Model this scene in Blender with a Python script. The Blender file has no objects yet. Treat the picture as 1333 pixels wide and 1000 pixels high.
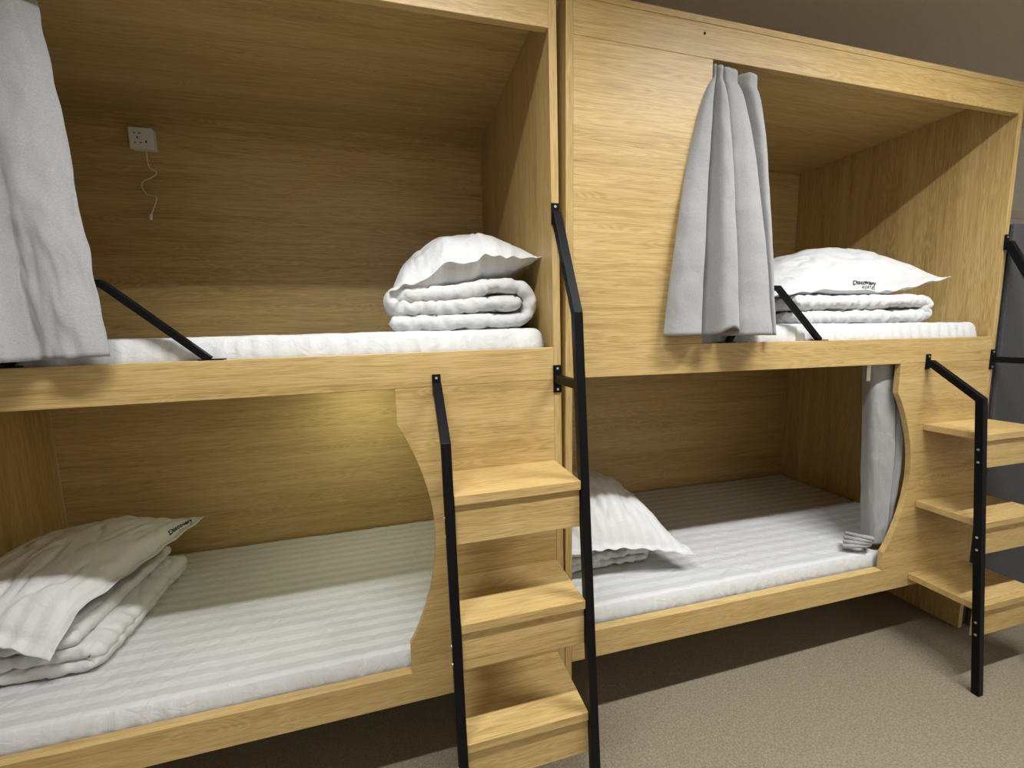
import bpy, bmesh, math, random
from mathutils import Vector, Matrix, Euler, noise
random.seed(7)
S = bpy.context.scene
COL = S.collection

# ------------------------------------------------------------ camera
cam_d = bpy.data.cameras.new('camera'); cam = bpy.data.objects.new('camera', cam_d); COL.objects.link(cam)
CP = Vector((-0.51276, -1.29965, 1.47571)); YAW, PIT, ROL, FPX = 0.260483, -0.122935, -0.027455, 557.012
fw = Vector((math.sin(YAW)*math.cos(PIT), math.cos(YAW)*math.cos(PIT), math.sin(PIT)))
rt = fw.cross(Vector((0, 0, 1))).normalized(); up = rt.cross(fw)
r_ = math.cos(ROL)*rt + math.sin(ROL)*up; u_ = -math.sin(ROL)*rt + math.cos(ROL)*up
m = Matrix((r_, u_, -fw)).transposed().to_4x4(); m.translation = CP
cam.matrix_world = m
cam_d.sensor_width = 36.0; cam_d.lens = FPX/1333*36.0; cam_d.clip_start = .02
S.camera = cam
# ------------------------------------------------------------ world and light
w = bpy.data.worlds.new('world'); S.world = w; w.use_nodes = True
w.node_tree.nodes['Background'].inputs[0].default_value = (.8, .85, .9, 1)
w.node_tree.nodes['Background'].inputs[1].default_value = 0.05
S.view_settings.view_transform = 'Standard'; S.view_settings.look = 'None'
S.view_settings.gamma = 1; S.view_settings.use_curve_mapping = False
S.view_settings.exposure = -0.08
def area(name, loc, sx, sy, power, col, spread=180):
    l = bpy.data.lights.new(name, 'AREA'); l.shape = 'RECTANGLE'; l.size = sx; l.size_y = sy
    l.energy = power; l.color = col; l.spread = math.radians(spread)
    o = bpy.data.objects.new(name, l); o.location = loc; COL.objects.link(o); return o
for lx, pw in ((-.6, 38), (1.35, 50)): area('lamp_or_fill_light', (lx, -.905, 2.925), 1.15, .06, pw, (.965, .985, 1), 140)
for lx in (-1.0, 1.35, 3.7): area('lamp_or_fill_light', (lx, -3.1, 2.925), 1.15, .06, 22, (.97, .98, 1), 105)  # added fill: unseen tubes washing the front wall to soften the bunk shadows

# ------------------------------------------------------------ materials
def new_mat(name):
    mt = bpy.data.materials.new(name); mt.use_nodes = True
    nt = mt.node_tree; return mt, nt, nt.nodes['Principled BSDF']
def nd(nt, t, **k):
    n = nt.nodes.new(t)
    for a, b in k.items(): setattr(n, a, b)
    return n
def ramp(nt, stops):
    r = nd(nt, 'ShaderNodeValToRGB'); e = r.color_ramp.elements
    while len(e) < len(stops): e.new(.5)
    for el, (p, c) in zip(e, stops): el.position = p; el.color = (*c, 1)
    return r
def wood(name, axis):
    mt, nt, b = new_mat(name); L = nt.links.new
    tc = nd(nt, 'ShaderNodeTexCoord'); oi = nd(nt, 'ShaderNodeObjectInfo')
    mul = nd(nt, 'ShaderNodeVectorMath', operation='SCALE'); mul.inputs[0].default_value = (7.3, 11.1, 5.7)
    L(oi.outputs['Random'], mul.inputs['Scale'])
    add = nd(nt, 'ShaderNodeVectorMath', operation='ADD'); L(tc.outputs['Object'], add.inputs[0]); L(mul.outputs[0], add.inputs[1])
    def layer(along, across, detail, dist, rough=.6):
        mp = nd(nt, 'ShaderNodeMapping'); L(add.outputs[0], mp.inputs[0])
        mp.inputs['Scale'].default_value = tuple(along if i == axis else across for i in range(3))
        n = nd(nt, 'ShaderNodeTexNoise'); L(mp.outputs[0], n.inputs['Vector'])
        n.inputs['Scale'].default_value = 1; n.inputs['Detail'].default_value = detail
        n.inputs['Roughness'].default_value = rough; n.inputs['Distortion'].default_value = dist
        return n.outputs['Fac']
    band = layer(.5, 9, 2, .3); mid = layer(1.6, 38, 4, 1.1); fine = layer(6, 260, 3, .2, .7)
    def mixv(a, f, b2):
        mm = nd(nt, 'ShaderNodeMix'); mm.inputs[0].default_value = f; L(a, mm.inputs[2]); L(b2, mm.inputs[3]); return mm.outputs[0]
    dash = layer(14, 420, 2, 0, .5); ring = layer(.9, 13, 1, 2.2)
    wv = nd(nt, 'ShaderNodeMath', operation='MULTIPLY'); wv.inputs[1].default_value = 95; L(ring, wv.inputs[0])
    ws = nd(nt, 'ShaderNodeMath', operation='SINE'); L(wv.outputs[0], ws.inputs[0])
    wa = nd(nt, 'ShaderNodeMath', operation='MULTIPLY_ADD'); wa.inputs[1].default_value = .16; wa.inputs[2].default_value = .5; L(ws.outputs[0], wa.inputs[0])
    v = mixv(mixv(mixv(mixv(band, .5, mid), .36, fine), .22, wa.outputs[0]), .20, dash)
    r = ramp(nt, [(.37, (.29, .18, .056)), (.45, (.43, .288, .102)), (.53, (.54, .376, .150)), (.62, (.63, .462, .212))])
    L(v, r.inputs[0]); L(r.outputs[0], b.inputs['Base Color'])
    b.inputs['Roughness'].default_value = .42; b.inputs['Specular IOR Level'].default_value = .45
    bp = nd(nt, 'ShaderNodeBump'); bp.inputs['Strength'].default_value = .12; bp.inputs['Distance'].default_value = .002
    L(fine, bp.inputs['Height']); L(bp.outputs[0], b.inputs['Normal'])
    return mt
WX, WY, WZ = wood('oak_laminate_horizontal', 0), wood('oak_laminate_deep', 1), wood('oak_laminate_vertical', 2)
def plain(name, col, rough=.5, metal=0, spec=.5, bump=0, bscale=200, var=0):
    mt, nt, b = new_mat(name); L = nt.links.new
    b.inputs['Base Color'].default_value = (*col, 1); b.inputs['Roughness'].default_value = rough
    b.inputs['Metallic'].default_value = metal; b.inputs['Specular IOR Level'].default_value = spec
    tc = nd(nt, 'ShaderNodeTexCoord')
    n = nd(nt, 'ShaderNodeTexNoise'); n.inputs['Scale'].default_value = bscale; n.inputs['Detail'].default_value = 4
    L(tc.outputs['Object'], n.inputs['Vector'])
    if bump:
        bp = nd(nt, 'ShaderNodeBump'); bp.inputs['Strength'].default_value = bump; bp.inputs['Distance'].default_value = .002
        L(n.outputs['Fac'], bp.inputs['Height']); L(bp.outputs[0], b.inputs['Normal'])
    if var:
        r = ramp(nt, [(.36, tuple(c*(1-var) for c in col)), (.64, tuple(min(1, c*(1+var)) for c in col))])
        L(n.outputs['Fac'], r.inputs[0]); L(r.outputs[0], b.inputs['Base Color'])
    return mt
BLACK = plain('black_powder_coat', (.005, .005, .0055), .42, 0, .12, .05, 400)
SCREW = plain('zinc_screw', (.6, .6, .58), .35, .9)
DARK = plain('dark_hole', (.01, .009, .008), .8)
PLASTIC = plain('white_plastic', (.78, .77, .73), .35)
CORDM = plain('cream_cord', (.75, .66, .48), .7)
WALLM = plain('painted_wall', (.80, .78, .74), .85, 0, .3, .1, 60, .02)
CEILM = plain('painted_ceiling', (.74, .65, .53), .9, 0, .2, .1, 60, .02)
FLOORM = plain('speckled_vinyl', (.225, .188, .130), .6, 0, .4, .25, 160, .22)
CABM = plain('dark_grey_fabric_panel', (.075, .075, .079), .7, 0, .3, .3, 120, .12)
INK = plain('black_ink', (.012, .012, .014), .7)
def sheet(name, stripes=0, base=(.60, .605, .60), depth=.14, period=.055):
    mt, nt, b = new_mat(name); L = nt.links.new
    b.inputs['Roughness'].default_value = .78; b.inputs['Specular IOR Level'].default_value = .3
    b.inputs['Sheen Weight'].default_value = .15
    tc = nd(nt, 'ShaderNodeTexCoord')
    n = nd(nt, 'ShaderNodeTexNoise'); n.inputs['Scale'].default_value = 17; n.inputs['Detail'].default_value = 6; n.inputs['Distortion'].default_value = 1.6
    L(tc.outputs['Object'], n.inputs['Vector'])
    bp = nd(nt, 'ShaderNodeBump'); bp.inputs['Strength'].default_value = .45; bp.inputs['Distance'].default_value = .010
    L(n.outputs['Fac'], bp.inputs['Height']); L(bp.outputs[0], b.inputs['Normal'])
    b.inputs['Base Color'].default_value = (*base, 1)
    if stripes:                                  # woven satin stripes, along uv.x
        uv = nd(nt, 'ShaderNodeUVMap'); sep = nd(nt, 'ShaderNodeSeparateXYZ'); L(uv.outputs[0], sep.inputs[0])
        mu = nd(nt, 'ShaderNodeMath', operation='MULTIPLY'); mu.inputs[1].default_value = 2*math.pi/period
        L(sep.outputs['Y'], mu.inputs[0])
        si = nd(nt, 'ShaderNodeMath', operation='SINE'); L(mu.outputs[0], si.inputs[0])
        a2 = nd(nt, 'ShaderNodeMath', operation='MULTIPLY_ADD'); a2.inputs[1].default_value = .5; a2.inputs[2].default_value = .5
        L(si.outputs[0], a2.inputs[0])
        r = ramp(nt, [(.40, tuple(c*(1-depth) for c in base)), (.60, base)])
        L(a2.outputs[0], r.inputs[0]); L(r.outputs[0], b.inputs['Base Color'])
        r2 = ramp(nt, [(.40, (.85,)*3), (.60, (.5,)*3)]); L(a2.outputs[0], r2.inputs[0]); L(r2.outputs[0], b.inputs['Roughness'])
    return mt
SHEET = sheet('striped_satin_sheet', 1); COTTON = sheet('white_cotton'); PILLOWM = sheet('striped_pillowcase', 1, base=(.63, .635, .63), depth=.05)
def curtain_mat():
    mt, nt, b = new_mat('grey_linen_curtain'); L = nt.links.new
    tc = nd(nt, 'ShaderNodeTexCoord')
    mp = nd(nt, 'ShaderNodeMapping'); mp.inputs['Scale'].default_value = (300, 300, 900); L(tc.outputs['Object'], mp.inputs[0])
    n = nd(nt, 'ShaderNodeTexNoise'); n.inputs['Scale'].default_value = 1; n.inputs['Detail'].default_value = 3; L(mp.outputs[0], n.inputs['Vector'])
    r = ramp(nt, [(.3, (.27, .27, .272)), (.7, (.375, .375, .375))]); L(n.outputs['Fac'], r.inputs[0]); L(r.outputs[0], b.inputs['Base Color'])
    n2 = nd(nt, 'ShaderNodeTexNoise'); n2.inputs['Scale'].default_value = 14; n2.inputs['Detail'].default_value = 4; n2.inputs['Distortion'].default_value = 1
    L(tc.outputs['Object'], n2.inputs['Vector'])
    bp = nd(nt, 'ShaderNodeBump'); bp.inputs['Strength'].default_value = .3; bp.inputs['Distance'].default_value = .01
    L(n2.outputs['Fac'], bp.inputs['Height']); L(bp.outputs[0], b.inputs['Normal'])
    b.inputs['Roughness'].default_value = .9; b.inputs['Specular IOR Level'].default_value = .2; b.inputs['Sheen Weight'].default_value = .2
    return mt
CURT = curtain_mat()
def emis(name, col, st):
    mt, nt, b = new_mat(name); b.inputs['Emission Color'].default_value = (*col, 1); b.inputs['Emission Strength'].default_value = st
    b.inputs['Base Color'].default_value = (*col, 1); return mt
GLOW = emis('warm_lamp_lens', (1, .85, .35), 6)
DIFF = emis('lamp_diffuser', (1, .96, .88), 3)

# ------------------------------------------------------------ helpers
def obj(name, bm, mat, parent=None, smooth=False, bevel=0):
    me = bpy.data.meshes.new(name); bm.normal_update(); bm.to_mesh(me); bm.free()
    if smooth:
        for p in me.polygons: p.use_smooth = True
    me.materials.append(mat); o = bpy.data.objects.new(name, me); COL.objects.link(o)
    if parent: o.parent = parent
    if bevel:
        b = o.modifiers.new('bevel', 'BEVEL'); b.width = bevel; b.segments = 2; b.limit_method = 'ANGLE'
    return o
def tag(o, label=None, cat=None, group=None, kind=None):
    if label: o['label'] = label
    if cat: o['category'] = cat
    if group: o['group'] = group
    if kind: o['kind'] = kind
    return o
def empty(name, loc, rot, label, cat, group=None):
    o = bpy.data.objects.new(name, None); COL.objects.link(o); o.location = loc; o.rotation_euler = rot
    o.empty_display_size = .1; return tag(o, label, cat, group)
def box(bm, x0, x1, y0, y1, z0, z1):
    vs = [bm.verts.new((x, y, z)) for x in (x0, x1) for y in (y0, y1) for z in (z0, z1)]
    for f in ((0, 1, 3, 2), (4, 6, 7, 5), (0, 4, 5, 1), (2, 3, 7, 6), (0, 2, 6, 4), (1, 5, 7, 3)): bm.faces.new([vs[i] for i in f])
def bx(name, mat, parent, *d, bevel=.0015):
    bm = bmesh.new(); box(bm, *d); bmesh.ops.recalc_face_normals(bm, faces=bm.faces); return obj(name, bm, mat, parent, bevel=bevel)
def prism_y(name, pts, y0, y1, mat, parent):       # outline in x,z extruded along y
    bm = bmesh.new(); a = [bm.verts.new((x, y0, z)) for x, z in pts]; b = [bm.verts.new((x, y1, z)) for x, z in pts]
    n = len(pts); bm.faces.new(a); bm.faces.new(list(reversed(b)))
    for i in range(n): bm.faces.new([a[i], b[i], b[(i+1) % n], a[(i+1) % n]])
    bmesh.ops.recalc_face_normals(bm, faces=bm.faces)
    return obj(name, bm, mat, parent, bevel=.0012)
def tube_sq(bm, pts, wx, wd, side=Vector((1, 0, 0))):   # rectangular tube along pts, mitred
    pts = [Vector(p) for p in pts]; rings = []
    for i, p in enumerate(pts):
        d1 = (pts[i]-pts[i-1]).normalized() if i else (pts[1]-pts[0]).normalized()
        d2 = (pts[i+1]-pts[i]).normalized() if i < len(pts)-1 else d1
        t = (d1+d2).normalized(); n = side.cross(t).normalized(); k = 1/max(.3, t.dot(d1))
        rings.append([bm.verts.new(p+side*sx*wx/2+n*sy*wd/2*k) for sx, sy in ((-1, -1), (1, -1), (1, 1), (-1, 1))])
    for a, b in zip(rings, rings[1:]):
        for i in range(4): bm.faces.new([a[i], a[(i+1) % 4], b[(i+1) % 4], b[i]])
    bm.faces.new(rings[0][::-1]); bm.faces.new(rings[-1])
    bmesh.ops.recalc_face_normals(bm, faces=bm.faces)
def tube_round(bm, pts, r, n=8):
    pts = [Vector(p) for p in pts]; rings = []
    for i, p in enumerate(pts):
        t = (pts[min(i+1, len(pts)-1)]-pts[max(i-1, 0)]).normalized()
        a = t.orthogonal().normalized() if not rings else (prev-t*prev.dot(t)).normalized()
        prev = a; b = t.cross(a)
        rings.append([bm.verts.new(p+(a*math.cos(q)+b*math.sin(q))*r) for q in [2*math.pi*k/n for k in range(n)]])
    for x, y in zip(rings, rings[1:]):
        for i in range(n): bm.faces.new([x[i], x[(i+1) % n], y[(i+1) % n], y[i]])
    bm.faces.new(rings[0][::-1]); bm.faces.new(rings[-1])
def disc(bm, c, axis, r, h, n=12):
    tube_round(bm, [Vector(c), Vector(c)+Vector(axis)*h], r, n)
def smoothpts(pts, per=8):                          # Catmull-Rom through the points
    P = [Vector(p) for p in pts]; out = []
    for i in range(len(P)-1):
        p0, p1, p2, p3 = P[max(i-1, 0)], P[i], P[i+1], P[min(i+2, len(P)-1)]
        for k in range(per):
            t = k/per
            out.append(.5*((2*p1)+(p2-p0)*t+(2*p0-5*p1+4*p2-p3)*t*t+(3*p1-p0-3*p2+p3)*t**3))
    out.append(P[-1]); return out
def resample(P, n):
    d = [0]
    for a, b in zip(P, P[1:]): d.append(d[-1]+(b-a).length)
    out = []; j = 0
    for i in range(n):
        s = d[-1]*i/(n-1)
        while j < len(d)-2 and d[j+1] < s: j += 1
        f = (s-d[j])/max(1e-9, d[j+1]-d[j]); out.append(P[j].lerp(P[j+1], min(1, f)))
    return out
def N3(x, y, z): return noise.noise(Vector((x, y, z)))
def fbm(x, y, z, o=3): return sum(N3(x*2**k, y*2**k, z*2**k)/2**k for k in range(o))

def ribbon(name, path, t, a0, a1, place, mat, parent=None, n=90, na=60, r=None, pw=2.0, puff=.12, wr=.002, seed=0., rend=None, wrf=None, tw=0., tf=120., crease=0.):
    """a padded sheet: centre line `path` in a plane, thickness t, extruded from a0 to a1, all rims rounded"""
    r = r or t/2; rend = rend or r
    P = resample([Vector((p[0], p[1], 0)) for p in path], n)
    T = [(P[min(i+1, n-1)]-P[max(i-1, 0)]).normalized() for i in range(n)]
    Nn = [Vector((-v.y, v.x, 0)) for v in T]
    s = [0]
    for a, b in zip(P, P[1:]): s.append(s[-1]+(b-a).length)
    Ltot = s[-1]
    def prof(d, rr):
        if d >= rr: return 1
        q = max(0, 1-d/rr); return max(0.0, 1-q**pw)**(1/pw)
    # stations: denser at the rims
    As = [a0+(a1-a0)*(.5-.5*math.cos(math.pi*k/(na-1)))*.35+(a1-a0)*k/(na-1)*.65 for k in range(na)]
    bm = bmesh.new(); uvl = bm.loops.layers.uv.new('UVMap'); G = {}; UV = {}
    for k, a in enumerate(As):
        wa = prof(min(a-a0, a1-a), r)
        for i in range(n):
            ws = prof(min(s[i], Ltot-s[i]), rend)
            for sd in (0, 1):
                sg = 1 if sd else -1
                edge = wa < 1e-6 or ws < 1e-6
                if edge and sd: G[k, i, 1] = G[k, i, 0]; continue
                h = t/2*wa*ws*(1+puff*fbm(P[i].x*4+seed, P[i].y*4, a*4+seed))
                h += wr*fbm(P[i].x*22+seed, P[i].y*22+sg*3, a*22)*min(1, wa*ws*2)
                c_ = N3(P[i].x*11+seed, P[i].y*16+sg*3, a*9)+.5*N3(P[i].x*27, P[i].y*24, a*22+seed)
                h -= crease*max(0, .16-abs(c_))*6*min(1, wa*ws*1.5)
                if wrf: h += wrf(P[i], a, sg, wa, ws)
                p = P[i]+Nn[i]*sg*h; ae = a
                if tw:
                    e0 = -1 if s[i] < Ltot/2 else 1; e1 = -1 if a < (a0+a1)/2 else 1
                    q = math.sin(a*tf+N3(a*5, seed, sg*.6)*9+h*75)*max(0, .5+1.2*N3(a*3+seed, 1, 0))
                    p = p+T[i]*e0*tw*q*(1-ws)
                    q = math.sin(s[i]*tf+N3(s[i]*4, seed+3, sg*.7)*8+h*20*sg)*max(0, .6+1.2*N3(s[i]*3+seed, 6, 0))
                    ae = a+e1*tw*q*(1-wa)+e1*.012*fbm(P[i].x*5+seed, P[i].y*9, 0)*(1-wa)*(t < .08)
                G[k, i, sd] = v = bm.verts.new(place(p.x, p.y, ae))
                UV[v] = (a, s[i])
    def face(vs):
        u = []
        for v in vs:
            if v not in u: u.append(v)
        if len(u) < 3: return
        try: f = bm.faces.new(u)
        except ValueError: return
        for l in f.loops: l[uvl].uv = UV[l.vert]
    for k in range(na-1):
        for i in range(n-1):
            face([G[k, i, 1], G[k+1, i, 1], G[k+1, i+1, 1], G[k, i+1, 1]])
            face([G[k, i, 0], G[k, i+1, 0], G[k+1, i+1, 0], G[k+1, i, 0]])
    bmesh.ops.recalc_face_normals(bm, faces=bm.faces)
    return obj(name, bm, mat, parent, smooth=True)

# ------------------------------------------------------------ the room
FZ = -.03; CZ = 2.96; BW = 1.12
def st(name, mat, *d): return tag(bx(name, mat, None, *d, bevel=0), kind='structure')
st('floor', FLOORM, -3.6, 5.0, -3.4, BW, FZ-.1, FZ)
st('ceiling', CEILM, -3.6, 5.0, -3.4, BW, CZ, CZ+.1)
st('wall_back', WALLM, -3.6, 5.0, BW, BW+.1, FZ, CZ)
st('wall_front', WALLM, -3.6, 5.0, -3.5, -3.4, FZ, CZ)
st('wall_left', WALLM, -3.7, -3.6, -3.4, BW, FZ, CZ)
st('wall_right', WALLM, 5.0, 5.1, -3.4, BW, FZ, CZ)
st('trim_1', plain('cream_trim', (.72, .68, .6), .6), 2.3, 5.0, BW-.02, BW, 2.27, 2.33)
for x, y, lab in ((1.35, -.905, 'slim white ceiling tube lamp in front of the right bunk'), (-.6, -.905, 'slim white ceiling tube lamp in front of the left bunk'),
                  (-1.0, -3.1, 'added unseen fill tube at the far wall behind the camera, left'), (1.35, -3.1, 'added unseen fill tube at the far wall behind the camera, middle'), (3.7, -3.1, 'added unseen fill tube at the far wall behind the camera, right')):  # the rear row holds bodies for the added fill lights
    e = empty('ceiling_or_fill_lamp', (x, y, CZ), (0, 0, 0), lab, 'lamp')
    bx('housing', PLASTIC, e, -.6, .6, -.045, .045, -.028, 0)
    bx('diffuser', DIFF, e, -.59, .59, -.035, .035, -.032, -.028)

# ------------------------------------------------------------ bunk units
T = .025; D = 1.04
zT0, zT1, zR1, zR0, zB1, zB0 = 2.361, 2.4866, 1.4205, 1.3155, .3922, .2889
def arc_edge(x_top, x_mid, z0, z1, zc0, zc1, sgn=1):
    """edge of a privacy panel: straight, scooped by an arc between zc0 and zc1, straight"""
    pts = [(x_top, z1)]
    n = 22
    for k in range(n+1):
        q = k/n; z = zc1+(zc0-zc1)*q
        pts.append((x_top+(x_mid-x_top)*math.sin(math.pi*q)**.85, z))
    pts.append((x_top, z0)); return pts
def bunk(root, W, x0, zl, zr, lower_panel, upper_panel):
    """W wide carcass from local x0 to x0+W; zl / zr are the feet of the end panels"""
    x1 = x0+W
    bx('end_panel', WZ, root, x0, x0+T, 0, D, zl, zT1-.021)
    bx('end_panel', WZ, root, x1-T, x1, 0, D, zr, zT1-.021)
    bx('back_panel', WX, root, x0+T, x1-T, D, D+.018, 0.03, zT1-.021)
    bx('roof_panel', WX, root, x0, x1, 0, D+.018, zT1-.021, zT1)
    bx('header_board', WX, root, x0+T, x1-T, .0004, T, zT0, zT1-.0215)
    bx('upper_rail', WX, root, x0+T, x1-T, 0, .03, zR0, zR1)
    bx('lower_rail', WX, root, x0+T, x1-T, 0, .034, zB0, zB1)
    bx('upper_deck', WX, root, x0+T, x1-T, .03, D, zR0+.012, zR0+.034)
    bx('lower_deck', WX, root, x0+T, x1-T, .034, D, zB0+.02, zB0+.042)
    for o in (lower_panel, upper_panel):
        pts, nm = o
        prism_y(nm, pts, .0005, T*.9, WX, root)
LEFT = empty('bunk_bed', (0, 0, 0), (0, 0, 0), 'oak-look double bunk pod on the left with a socket on its upper back wall', 'bunk bed')
e1 = arc_edge(-.525, -.428, zB1+.0003, zR0-.0003, .49, 1.205)
lowp = [(-T-.0003, zB1+.0003)]+list(reversed(e1))+[(-T-.0003, zR0-.0003)]
e2 = arc_edge(-1.78, -1.87, zR1+.0003, zT0-.0003, 1.5, 2.25)
upp = [(-2.0145, zR1+.0003)]+list(reversed(e2))+[(-2.0145, zT0-.0003)]
bunk(LEFT, 2.04, -2.04, FZ, FZ, (lowp, 'lower_privacy_panel'), (upp, 'upper_privacy_panel'))
TILT = .0137; GAP = -.0068+.012; YR = .0084; WR = 2.0873
WRX = WR-.012
RIGHT = empty('bunk_bed', (.001, YR, 0), (0, TILT, 0), 'oak-look double bunk pod on the right with a grey curtain in each opening', 'bunk bed')
e1 = arc_edge(1.512, 1.628, zB1+.0003, zR0-.0003, .475, 1.19)
lowp = [(WR-T-.0003, zB1+.0003)]+list(reversed(e1))+[(WR-T-.0003, zR0-.0003)]
e2 = arc_edge(.525, .46, zR1+.0003, zT0-.0003, 1.5, 2.25)
upp = [(T+.0003, zR1+.0003)]+list(reversed(e2))+[(T+.0003, zT0-.0003)]
bunk(RIGHT, WR, 0, FZ, -.0008, (lowp, 'lower_privacy_panel'), (upp, 'upper_privacy_panel'))
bm = bmesh.new()
disc(bm, (.4875, -.0012, 2.434), (0, 1, 0), .0045, .0014); obj('screw', bm, DARK, RIGHT)
def guard(parent, xf):                              # low safety bar on top of the upper rail
    bm = bmesh.new()
    tube_sq(bm, [(xf, .012, zR1+.002), (xf-.215, .012, zR1+.2), (xf-.30, .012, zR1+.2), (xf-.43, .012, zR1+.002)], .018, .018, Vector((0, 1, 0)))
    g = obj('guard_rail', bm, BLACK, parent, bevel=.001)
    for x in (xf+.005, xf-.435): bx('foot_plate', BLACK, g, x-.03, x+.03, 0, .028, zR1, zR1+.0035)
guard(LEFT, -.995); guard(RIGHT, 1.075)
tag(LEFT); tag(RIGHT)

# ------------------------------------------------------------ ladders
def yf(z): return -.280+.077*z
def ladder(root, xl, xr):
    """treads between local xl and xr, a leaning tube handrail at each side"""
    tr = [(1.047, -.212), (.697, -.238), (.352, -.254)]
    for zt, yy in tr:
        s = bx('tread', WX, root, xl, xr, yy, -.0005, zt-.027, zt)
        bx('riser', WX, s, xl+.001, xr-.001, yy+.008, yy+.026, zt-.140, zt-.0275)
    for k, x in enumerate((xl-.0135, xr+.0135)):
        bm = bmesh.new()
        if k == 0: top = [(x, -.012, 1.318), (x, yf(1.18), 1.182)]
        else: top = [(x, -.012, 1.83), (x, yf(1.52), 1.52)]
        zf = FZ + (xl > 1)*.0235
        tube_sq(bm, top+[(x, yf(zf), zf+.001)], .026, .026)
        h = obj('handrail', bm, BLACK, root, bevel=.0015)
        z0 = top[0][2]
        bx('bracket', BLACK, h, x-.013, x+.013, -.005, -.0005, z0-.03, z0+.035)
        bm = bmesh.new(); disc(bm, (x, -.005, z0+.024), (0, -1, 0), .004, .002); obj('screw', bm, SCREW, h)
        if k:
            zz = 1.318
            bm = bmesh.new(); tube_sq(bm, [(x, -.004, zz), (x, yf(zz)+.006, zz)], .022, .026); obj('link_bar', bm, BLACK, h, bevel=.001)
            bx('bracket', BLACK, h, x-.014, x+.014, -.005, -.0005, zz-.045, zz+.045)
            for dz in (-.034, .034):
                bm = bmesh.new(); disc(bm, (x, -.005, zz+dz), (0, -1, 0), .004, .002); obj('screw', bm, SCREW, h)
        for zt, yy in tr:
            for dz in (-.06, -.11):
                xx = x-.013 if k == 0 else x+.013
                bm = bmesh.new(); disc(bm, (xx, yf(zt+dz), zt+dz), (-1 if k == 0 else 1, 0, 0), .0045, .002); obj('screw', bm, SCREW, h)
LL = empty('bunk_ladder', (0, 0, 0), (0, 0, 0), 'oak step ladder with black tube handrails on the left bunk, nearest the middle', 'ladder')
ladder(LL, -.389, -.0275)
RL = empty('bunk_ladder', (.001, YR, 0), (0, TILT, 0), 'oak step ladder with black tube handrails on the right bunk, cut by the photo edge', 'ladder')
ladder(RL, 1.679, WR-.0275)

# ------------------------------------------------------------ mattresses
def mattress(x0, x1, y0, y1, z0, z1, loc, rot, label, seed, tw=.011):
    t = z1-z0; zc = (z0+z1)/2
    def wrf(p, a, sg, wa, ws):
        f = 0
        near = 1-min(1, abs(ws))            # rim: puckers of the fitted sheet
        f += .0062*math.sin((a*150+N3(a*5, seed, 0)*11+p.x*60+sg*1.2))*max(0, min(1, (1-ws)*3))*max(0, .55+1.3*N3(a*3+seed, 1, 0))
        if sg > 0 and wa*ws > .95:
            q = N3(a*9+p.x*5+seed, (a*2-p.x*9), seed)
            f += .0035*max(0, .10-abs(q))*6*(.4+N3(a*1.3, p.x*1.3, seed+4))
        return f
    o = ribbon('mattress', [(y0, zc), (y1, zc)], t, x0, x1, lambda a, b, e: (e, a, b), SHEET,
               n=130, na=230, r=.04, rend=.030, pw=3.4, puff=.03, wr=.0015, seed=seed, wrf=wrf, tw=tw, tf=115, crease=.0022)
    o.location = loc; o.rotation_euler = rot
    return tag(o, label, 'mattress')
RROT = (0, TILT, 0); RLOC = (.001, YR, 0)
mattress(-2.01, -.03, .038, 1.03, .334, .447, (0, 0, 0), (0, 0, 0), 'white striped mattress in the lower left bunk, pillow at its left end', 1.3, .004)
mattress(.03, WR-.03, .042, 1.03, .334, .452, RLOC, RROT, 'white striped mattress in the lower right bunk, curtain hanging at its far end', 4.1, .006)
mattress(-2.01, -.045, .036, 1.03, 1.352, 1.483, (0, 0, 0), (0, 0, 0), 'white mattress in the upper left bunk under the rolled quilt', 7.7)
mattress(.03, 2.03, .036, 1.03, 1.352, 1.487, RLOC, RROT, 'white mattress in the upper right bunk under a printed pillow', 9.2)

# ------------------------------------------------------------ quilts
def uturn(cx, cz, rr, a0, a1, n=10, sx=1.0):
    return [(cx+rr*sx*math.cos(math.radians(a0+(a1-a0)*k/n)), cz+rr*math.sin(math.radians(a0+(a1-a0)*k/n))) for k in range(n+1)]
def quilt_rolled():
    z = 1.4855
    # bottom layer -> big U on the right -> top layer -> U on the left -> middle layer, ends inside
    p = [(-.525, z+.022), (-.35, z+.024), (-.135, z+.026)]+uturn(-.120, z+.083, .057, -80, 85)
    p += [(-.20, z+.142), (-.27, z+.125), (-.38, z+.115), (-.455, z+.113)]
    p += uturn(-.490, z+.092, .021, 100, 262, sx=1.3)
    p += [(-.44, z+.071), (-.36, z+.073), (-.26, z+.078), (-.175, z+.083), (-.098, z+.086)]
    P = smoothpts([(a, b, 0) for a, b in p], 4)
    def wrf(q, a, sg, wa, ws): return .0042*math.sin(q.x*190+q.y*90+12*N3(q.x*6, q.y*6, a*3))*(1-wa)
    return ribbon('quilt', P, .051, .10, .74, lambda a, b, e: (a, e, b), COTTON, n=230, na=70, r=.030, rend=.02, puff=.28, wr=.004, seed=2.2, wrf=wrf, tw=.008, tf=120, crease=.0075)
tag(quilt_rolled(), 'white quilt folded in a loose roll below the pillow, upper left bunk', 'quilt')
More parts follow.
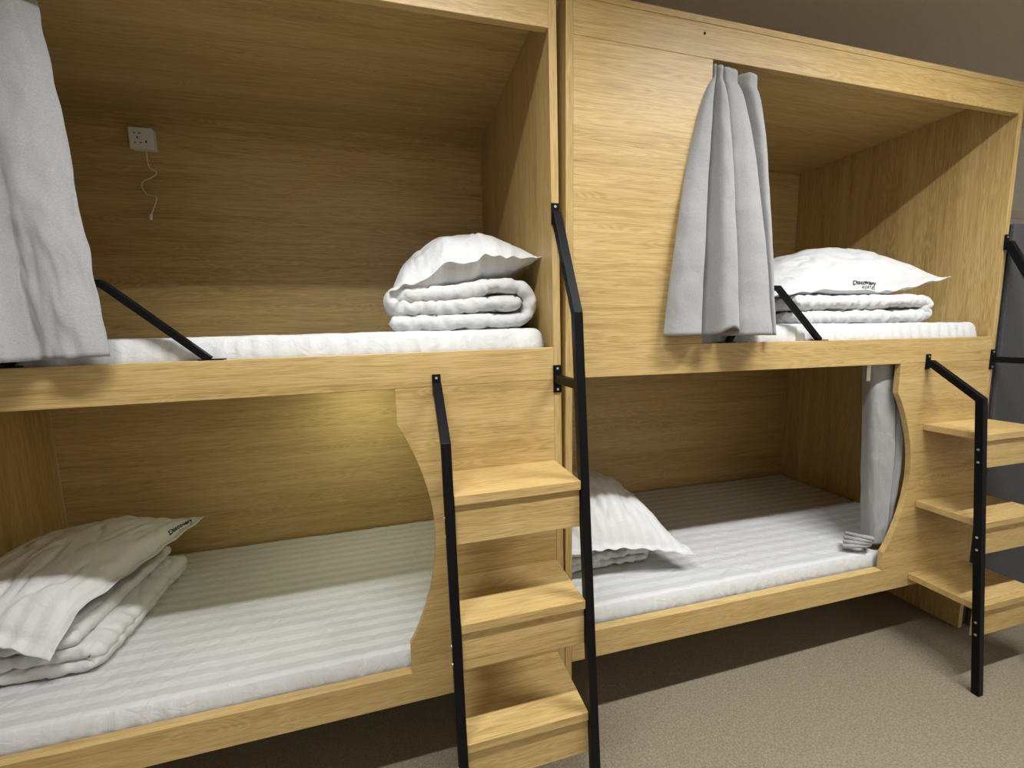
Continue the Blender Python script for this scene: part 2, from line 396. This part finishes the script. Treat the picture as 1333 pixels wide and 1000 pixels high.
def quilt_stack(x0, x1, z, t, layers, y0, y1, seed, label, taper=.02, loc=(0, 0, 0), yaw=0.0):
    p = []
    for k in range(layers):
        zc = z+t*(k+.5)*1.0
        xa, xb = (x0+random.uniform(0, .02), x1-taper*k) if k % 2 == 0 else (x1-taper*(k-1), x0+random.uniform(0, .02))
        if k % 2 == 0: p += [(xa+t*.5, zc), ((xa+xb)/2, zc+.002), (xb-t*.5, zc)]
        else: p += [(xa-t*.5, zc), ((xa+xb)/2, zc-.002), (xb+t*.5, zc)]
        if k < layers-1:
            sg = 1 if k % 2 == 0 else -1
            p.append(((xb-t*.5 if sg > 0 else xb+t*.5)+sg*t*.48, zc+t*.5))
    P = smoothpts([(a, b, 0) for a, b in p], 8)
    def wrf(q, a, sg, wa, ws): return .0045*math.sin(q.x*150+14*N3(q.x*5+seed, q.y*5, a*3))*(1-wa)
    o = ribbon('quilt', P, t*.97, y0, y1, lambda a, b, e: (a, e, b), COTTON, n=260, na=80, r=t*.55, rend=t*.5, puff=.28, wr=.0045, seed=seed, wrf=wrf, tw=.008, tf=120, crease=.0075)
    return tag(o, label, 'quilt')
quilt_stack(1.02, 1.80, 1.463, .064, 2, .085, .70, 5.5, 'white folded quilt under the pillow in the upper right bunk', .012)
quilt_stack(-2.0, -1.485, .449, .046, 3, .225, .82, 8.5, 'white folded quilt on the lower left mattress, end nearest the left wall', .004)
quilt_stack(.035, .50, .452, .034, 3, .27, .86, 3.5, 'white folded quilt under the leaning pillow in the lower right bunk', .12)

# ------------------------------------------------------------ pillows
def pillow(C, ht, hb, label, seed=0., off=None, m=.05, stripe_u=True, nu=90, nv=80, wr=.014, pinch=.03, ex=.55, skew=0, size=(.7, .48), upv=Vector((0, 0, 1)), mat=None):
    """C: corners (u0v0, u1v0, u1v1, u0v1); returns object and its top-surface function"""
    C = [Vector(c) for c in C]
    def prof(u, v):
        a = min(1, max(0, (u-m)/(1-2*m))); b = min(1, max(0, (v-m)/(1-2*m)))
        return (max(0, math.sin(math.pi*a)))**ex*(max(0, math.sin(math.pi*b)))**ex*(1+skew*(u-.5))
    def base(u, v):
        # rims pulled in between pointed corners
        uu = u+pinch*(1-2*u)*math.sin(math.pi*v); vv = v+pinch*(1-2*v)*math.sin(math.pi*u)
        p = C[0].lerp(C[1], uu).lerp(C[3].lerp(C[2], uu), vv)
        if off: p = p+off(u, v)
        return p
    def surf(u, v, sd):
        h = prof(u, v); p = base(u, v)
        if sd == 2: return p+upv*(ht*h+.0012)
        rim = min(1, 5*min(u, v, 1-u, 1-v))
        k = fbm(u*5+seed, v*4, seed*1.7)*.6
        q = N3(u*6+seed, v*3+seed, 2)+.5*N3(u*13, v*7+seed, 5)
        crease = max(0, .16-abs(q))*5
        dd = wr*(k*1.6-crease)*(.3+.7*rim)*(1 if h > 0 else .5)
        ruf = .004*math.sin(u*46+8*N3(u*3, seed, 0))*(1-rim)*(1 if v < .5 else .4)+.003*math.sin(v*40+seed)*(1-rim)
        if sd: return p+upv*(ht*h+dd+ruf+.0012)
        return p-upv*(hb*h-dd*.4-ruf+.0012)
    bm = bmesh.new(); uvl = bm.loops.layers.uv.new('UVMap'); G = {}; UV = {}
    for i in range(nu+1):
        for j in range(nv+1):
            u, v = i/nu, j/nv
            u = .5-.5*math.cos(math.pi*u)*.5-.25*(1-2*u); v = .5-.5*math.cos(math.pi*v)*.5-.25*(1-2*v)
            for sd in (0, 1):
                vt = G[i, j, sd] = bm.verts.new(surf(u, v, sd))
                UV[vt] = (v*size[1], u*size[0]) if stripe_u else (u*size[0], v*size[1])
    def face(vs):
        f = bm.faces.new(vs)
        for l in f.loops: l[uvl].uv = UV[l.vert]
    for i in range(nu):
        for j in range(nv):
            face([G[i, j, 1], G[i+1, j, 1], G[i+1, j+1, 1], G[i, j+1, 1]])
            face([G[i, j, 0], G[i, j+1, 0], G[i+1, j+1, 0], G[i+1, j, 0]])
    for i in range(nu):
        face([G[i, 0, 0], G[i+1, 0, 0], G[i+1, 0, 1], G[i, 0, 1]]); face([G[i, nv, 0], G[i, nv, 1], G[i+1, nv, 1], G[i+1, nv, 0]])
    for j in range(nv):
        face([G[0, j, 0], G[0, j, 1], G[0, j+1, 1], G[0, j+1, 0]]); face([G[nu, j, 0], G[nu, j+1, 0], G[nu, j+1, 1], G[nu, j, 1]])
    bmesh.ops.recalc_face_normals(bm, faces=bm.faces)
    o = obj('pillow', bm, mat or PILLOWM, None, smooth=True); tag(o, label, 'pillow')
    return o, surf
def printed(parent, surf, org, da, db, k=1.0):
    """two lines of black print following the cloth: org = (u, v) of the text start, da / db = (u, v) directions of the writing and of its height"""
    def walk(uv, d, dist):
        u, v = uv; st_ = .0015 if dist > 0 else -.0015; k = int(abs(dist)/.0015)
        for _ in range(k):
            a = surf(u, v, 2); b = surf(u+d[0]*1e-3, v+d[1]*1e-3, 2); L_ = max((b-a).length/1e-3, 1e-4)
            u += d[0]*st_/L_; v += d[1]*st_/L_
        return (u, v)
    X0, X1, Y0, Y1, NX, NY = -.006, .21, -.024, .036, 36, 20
    xr = [walk(org, da, X0+(X1-X0)*i/NX) for i in range(NX+1)]
    g = [[walk(p, db, Y0+(Y1-Y0)*j/NY) for j in range(NY+1)] for p in xr]
    def uv(x, y):
        fx = min(NX-1e-6, max(0, (x-X0)/(X1-X0)*NX)); fy = min(NY-1e-6, max(0, (y-Y0)/(Y1-Y0)*NY)); i, j = int(fx), int(fy); fx -= i; fy -= j
        return [(g[i][j][k]*(1-fx)+g[i+1][j][k]*fx)*(1-fy)+(g[i][j+1][k]*(1-fx)+g[i+1][j+1][k]*fx)*fy for k in (0, 1)]
    for body, size, ox, oy, bold in (('Discovery', .030, 0, 0, .0006), ('HOSTEL', .0145, .050, -.0165, .0003)):
        cu = bpy.data.curves.new('t', 'FONT'); cu.body = body; cu.size = size*k; cu.shear = .3; cu.offset = bold; cu.resolution_u = 3
        if body == 'HOSTEL': cu.space_character = 1.5
        to = bpy.data.objects.new('t', cu); COL.objects.link(to)
        dg = bpy.context.evaluated_depsgraph_get(); me = bpy.data.meshes.new_from_object(to.evaluated_get(dg))
        bpy.data.objects.remove(to); bpy.data.curves.remove(cu)
        bm = bmesh.new(); bm.from_mesh(me); bpy.data.meshes.remove(me)
        bmesh.ops.triangulate(bm, faces=bm.faces)
        bmesh.ops.subdivide_edges(bm, edges=[e for e in bm.edges if e.calc_length() > .004], cuts=2); bmesh.ops.triangulate(bm, faces=bm.faces)
        for v in bm.verts:
            u, w_ = uv(v.co.x*1.12+ox*k, v.co.y+oy*k)
            p = surf(u, w_, 1); q = surf(u, w_, 2); a = surf(u+.004, w_, 2)-q; b = surf(u, w_+.004, 2)-q
            n = a.cross(b).normalized()
            if n.z < 0: n = -n
            v.co = p+n*.0022
        obj('printed_name', bm, INK, parent)
# upper left: domed pillow with a wavy front hem, tip to the right
def off_ul(u, v):
    f = max(0, 1-v*3.2)
    wav = -.018*math.exp(-((u-.22)/.09)**2)+.016*math.exp(-((u-.36)/.07)**2)-.010*math.exp(-((u-.52)/.05)**2)+.012*math.exp(-((u-.62)/.07)**2)
    arch = .07*math.sin(math.pi*min(1, u*1.05))**.8
    return Vector((0, 0, f*(wav+arch*.6)))
pillow([(-.525, .095, 1.60), (-.022, .10, 1.715), (-.06, .66, 1.74), (-.50, .70, 1.66)], .165, .075,
       'plump white pillow on the rolled quilt in the upper left bunk', 1.1, off_ul, m=.02, ex=.5, size=(.52, .6), pinch=-.005, skew=-.3, wr=.009)
# upper right: printed pillow, tip to the right
def off_ur(u, v):
    f = max(0, 1-v*2.5)
    return Vector((0, 0, -.035*math.exp(-((u-.66)/.22)**2)*f))
pu, su = pillow([(.93, .09, 1.588), (1.985, .125, 1.670), (1.80, .66, 1.70), (.98, .70, 1.65)], .172, .05,
       'white striped pillow with black print on the folded quilt in the upper right bunk', 3.3, off_ur, m=.02, ex=.5, size=(.8, .55), stripe_u=False, skew=.6, nu=150, nv=120)
printed(pu, su, (.452, .026), (1, 0), (0, 1))
# lower left: printed pillow drooping over its quilt
def off_ll(u, v):
    f = max(0, 1-v*7)*max(0, (u-.62)/.38)**1.2
    return Vector((0, 0, -.085*f))
pl, sl = pillow([(-1.99, .23, .66), (-1.545, .163, .636), (-1.355, .755, .715), (-1.93, .93, .66)], .125, .035,
       'white striped pillow with black print on the folded quilt in the lower left bunk', 6.1, off_ll, m=.04, ex=.5, pinch=-.01, size=(.55, .75))
printed(pl, sl, (.955, .745), (0, 1), (-1, 0), .9)
# lower right: leaning pillow behind the handrail
def off_lr(u, v):
    return Vector((0, 0, .02*math.sin(math.pi*u)*(1-v)))
pillow([(.07, .17, .60), (.655, .125, .525), (.60, .70, .58), (.05, .80, .80)], .175, .03,
       'white pillow sloping to the mattress in the lower right bunk behind the handrail', 9.4, off_lr, m=.04, ex=.6, size=(.7, .5))

# ------------------------------------------------------------ curtains
def curtain(top, bot, zt, zb, label, sag=None, nz=70, n=150, wr=.006, seed=0., ease=1.0, th=.0025, q0=0., bulge=0.):
    """top / bot: (x, y) control points of the gathered cloth at the top and the hem, same count"""
    A = resample(smoothpts([(x, y, 0) for x, y in top], 10), n); B = resample(smoothpts([(x, y, 0) for x, y in bot], 10), n)
    # keep control correspondence: sample both by control parameter
    def by_param(pts):
        P = smoothpts([(x, y, 0) for x, y in pts], 12); out = []
        for i in range(n):
            q = i/(n-1)*(len(P)-1); k = min(int(q), len(P)-2); out.append(P[k].lerp(P[k+1], q-k))
        return out
    A, B = by_param(top), by_param(bot)
    bm = bmesh.new(); G = []
    for j in range(nz+1):
        q = j/nz; e = max(0, (q-q0)/(1-q0))**ease; row = []
        for i in range(n):
            s = i/(n-1); p = A[i].lerp(B[i], e)
            z = zt(s)+(zb(s)-zt(s))*q
            d = wr*fbm(s*7+seed, q*4, seed)*(.3+q)+wr*.5*N3(s*14, q*12+seed, 4)
            row.append(bm.verts.new((p.x+d*.4+bulge*math.sin(math.pi*q)*s, p.y+d, z)))
        G.append(row)
    for j in range(nz):
        for i in range(n-1): bm.faces.new([G[j][i], G[j+1][i], G[j+1][i+1], G[j][i+1]])
    bmesh.ops.recalc_face_normals(bm, faces=bm.faces)
    o = obj('curtain', bm, CURT, None, smooth=True)
    sdf = o.modifiers.new('thickness', 'SOLIDIFY'); sdf.thickness = th; sdf.offset = 0
    return tag(o, label, 'curtain')
# upper right
curtain([(.568, .05), (.563, .03), (.562, .012), (.564, .004), (.567, .006), (.568, .02), (.570, .045), (.573, .015), (.577, .0), (.583, -.004), (.590, .0), (.592, .02), (.594, .05), (.60, .004), (.62, -.004), (.645, .0), (.662, .02), (.664, .055), (.674, .045), (.70, .004), (.735, .006), (.752, .04)],
        [(.385, -.012), (.368, -.02), (.395, -.05), (.45, -.062), (.49, -.05), (.505, -.018), (.52, -.006), (.533, -.03), (.545, -.085), (.58, -.098), (.612, -.088), (.605, -.05), (.60, .0), (.635, -.045), (.70, -.078), (.76, -.072), (.79, -.045), (.785, .03), (.80, .02), (.818, -.03), (.835, -.02), (.832, .015)],
        lambda s: 2.352-.022*s-.012*abs(math.sin(s*11)), lambda s: 1.446+.026*math.exp(-((s-.43)/.05)**2)-.012*s,
        'grey curtain gathered in the upper right opening, hem over the bed rail', seed=1.0, ease=.6, q0=.05, n=200)
# upper left
curtain([(-1.76, .15), (-1.68, .10), (-1.60, .14), (-1.55, .10), (-1.50, .105), (-1.475, .14), (-1.45, .115), (-1.38, .11), (-1.325, .125)],
        [(-1.78, -.03), (-1.66, -.08), (-1.52, -.02), (-1.45, -.078), (-1.37, -.075), (-1.335, -.022), (-1.30, -.052), (-1.24, -.06), (-1.188, -.035)],
        lambda s: 2.35, lambda s: 1.442-.012*(1-s), 'pale grey curtain at the left photo edge, hanging over the upper left rail', seed=5.0, wr=.010, ease=.8)
# lower right
c3 = curtain([(1.50, .14), (1.455, .08), (1.475, .055), (1.52, .05), (1.565, .055), (1.57, .08), (1.578, .06), (1.60, .052), (1.615, .07), (1.618, .10)],
        [(1.55, .13), (1.54, .09), (1.545, .065), (1.565, .055), (1.59, .052), (1.596, .085), (1.602, .062), (1.612, .056), (1.625, .07), (1.63, .1)],
        lambda s: 1.305, lambda s: .462, 'grey curtain bunched in the lower right bunk behind the curved panel', seed=8.0, wr=.006, bulge=.06)
bx('hook_tape', plain('cream_tape', (.8, .78, .72), .8), c3, 1.415, 1.436, .058, .061, 1.222, 1.290)
bm = bmesh.new()
for k in range(4):
    tube_round(bm, [Vector(p) for p in smoothpts([(1.40+.02*k, .10+.01*k, .462+.012*k), (1.43+.01*k, .07, .470+.014*k), (1.49, .052-.004*k, .475+.012*k), (1.53, .08, .478)], 6)], .010, 8)
pud = obj('gathered_hem', bm, CURT, c3, smooth=True)

# ------------------------------------------------------------ wall socket, cord, reading light, cabinet
e = empty('wall_socket', (-1.5235, D, 2.345), (0, 0, 0), 'white wall socket plate on the back wall of the upper left bunk', 'socket')
bx('back_box', PLASTIC, e, -.043, .043, -.028, -.0005, -.043, .043, bevel=.003)
pf = bx('face_plate', PLASTIC, e, -.045, .045, -.036, -.0285, -.044, .044, bevel=.003)
for dx, dz, sx, sz in ((-.022, .020, .007, .004), (-.004, .020, .007, .004), (-.013, .002, .004, .010), (-.023, -.019, .007, .004), (-.003, -.019, .007, .004), (.018, -.014, .005, .011)):
    bx('slot', DARK, pf, dx-sx/2, dx+sx/2, -.0368, -.0355, dz-sz/2, dz+sz/2, bevel=0)
e = empty('pull_cord', (-1.508, 1.0, 2.30), (0, 0, 0), 'thin cream cord dangling in a loose curl below the wall socket', 'cord')
pts = [(-1.508, 1.0, 2.302), (-1.505, 1.0, 2.228), (-1.482, 1.005, 2.207), (-1.504, 1.01, 2.187), (-1.537, 1.01, 2.169), (-1.545, 1.01, 2.146), (-1.529, 1.01, 2.115), (-1.496, 1.01, 2.101), (-1.524, 1.01, 2.027)]
bm = bmesh.new(); tube_round(bm, [p-Vector((-1.508, 1.0, 2.30)) for p in smoothpts(pts, 6)], .0024, 6); obj('cord', bm, CORDM, e, smooth=True)
bm = bmesh.new(); tube_round(bm, [(-.016, .01, -.270), (-.0165, .01, -.276), (-.018, .01, -.288), (-.019, .01, -.292)], .0055, 8); obj('plug', bm, PLASTIC, e)
e = empty('reading_light', (-.70, .74, 1.3272), (0, 0, 0), 'small warm lamp under the upper deck of the left bunk, hidden by the rail', 'lamp')
bx('housing', PLASTIC, e, -.06, .06, -.03, .03, -.016, 0)
bx('lens', GLOW, e, -.05, .05, -.022, .022, -.0175, -.0162, bevel=0)
area('reading_light_glow', (-.70, .74, 1.306), .09, .04, 2.4, (.95, 1, .70))
e = empty('storage_cabinet', (2.13, 0, FZ), (0, 0, 0), 'dark grey cabinet front beyond the right bunk at the photo edge', 'cabinet')
bx('carcass', CABM, e, 0, .95, .018, .5, 0.002, 1.92, bevel=.012)
bx('door', CABM, e, .003, .471, 0, .017, .005, 1.915, bevel=.004); bx('door', CABM, e, .476, .947, 0, .017, .005, 1.915, bevel=.004)
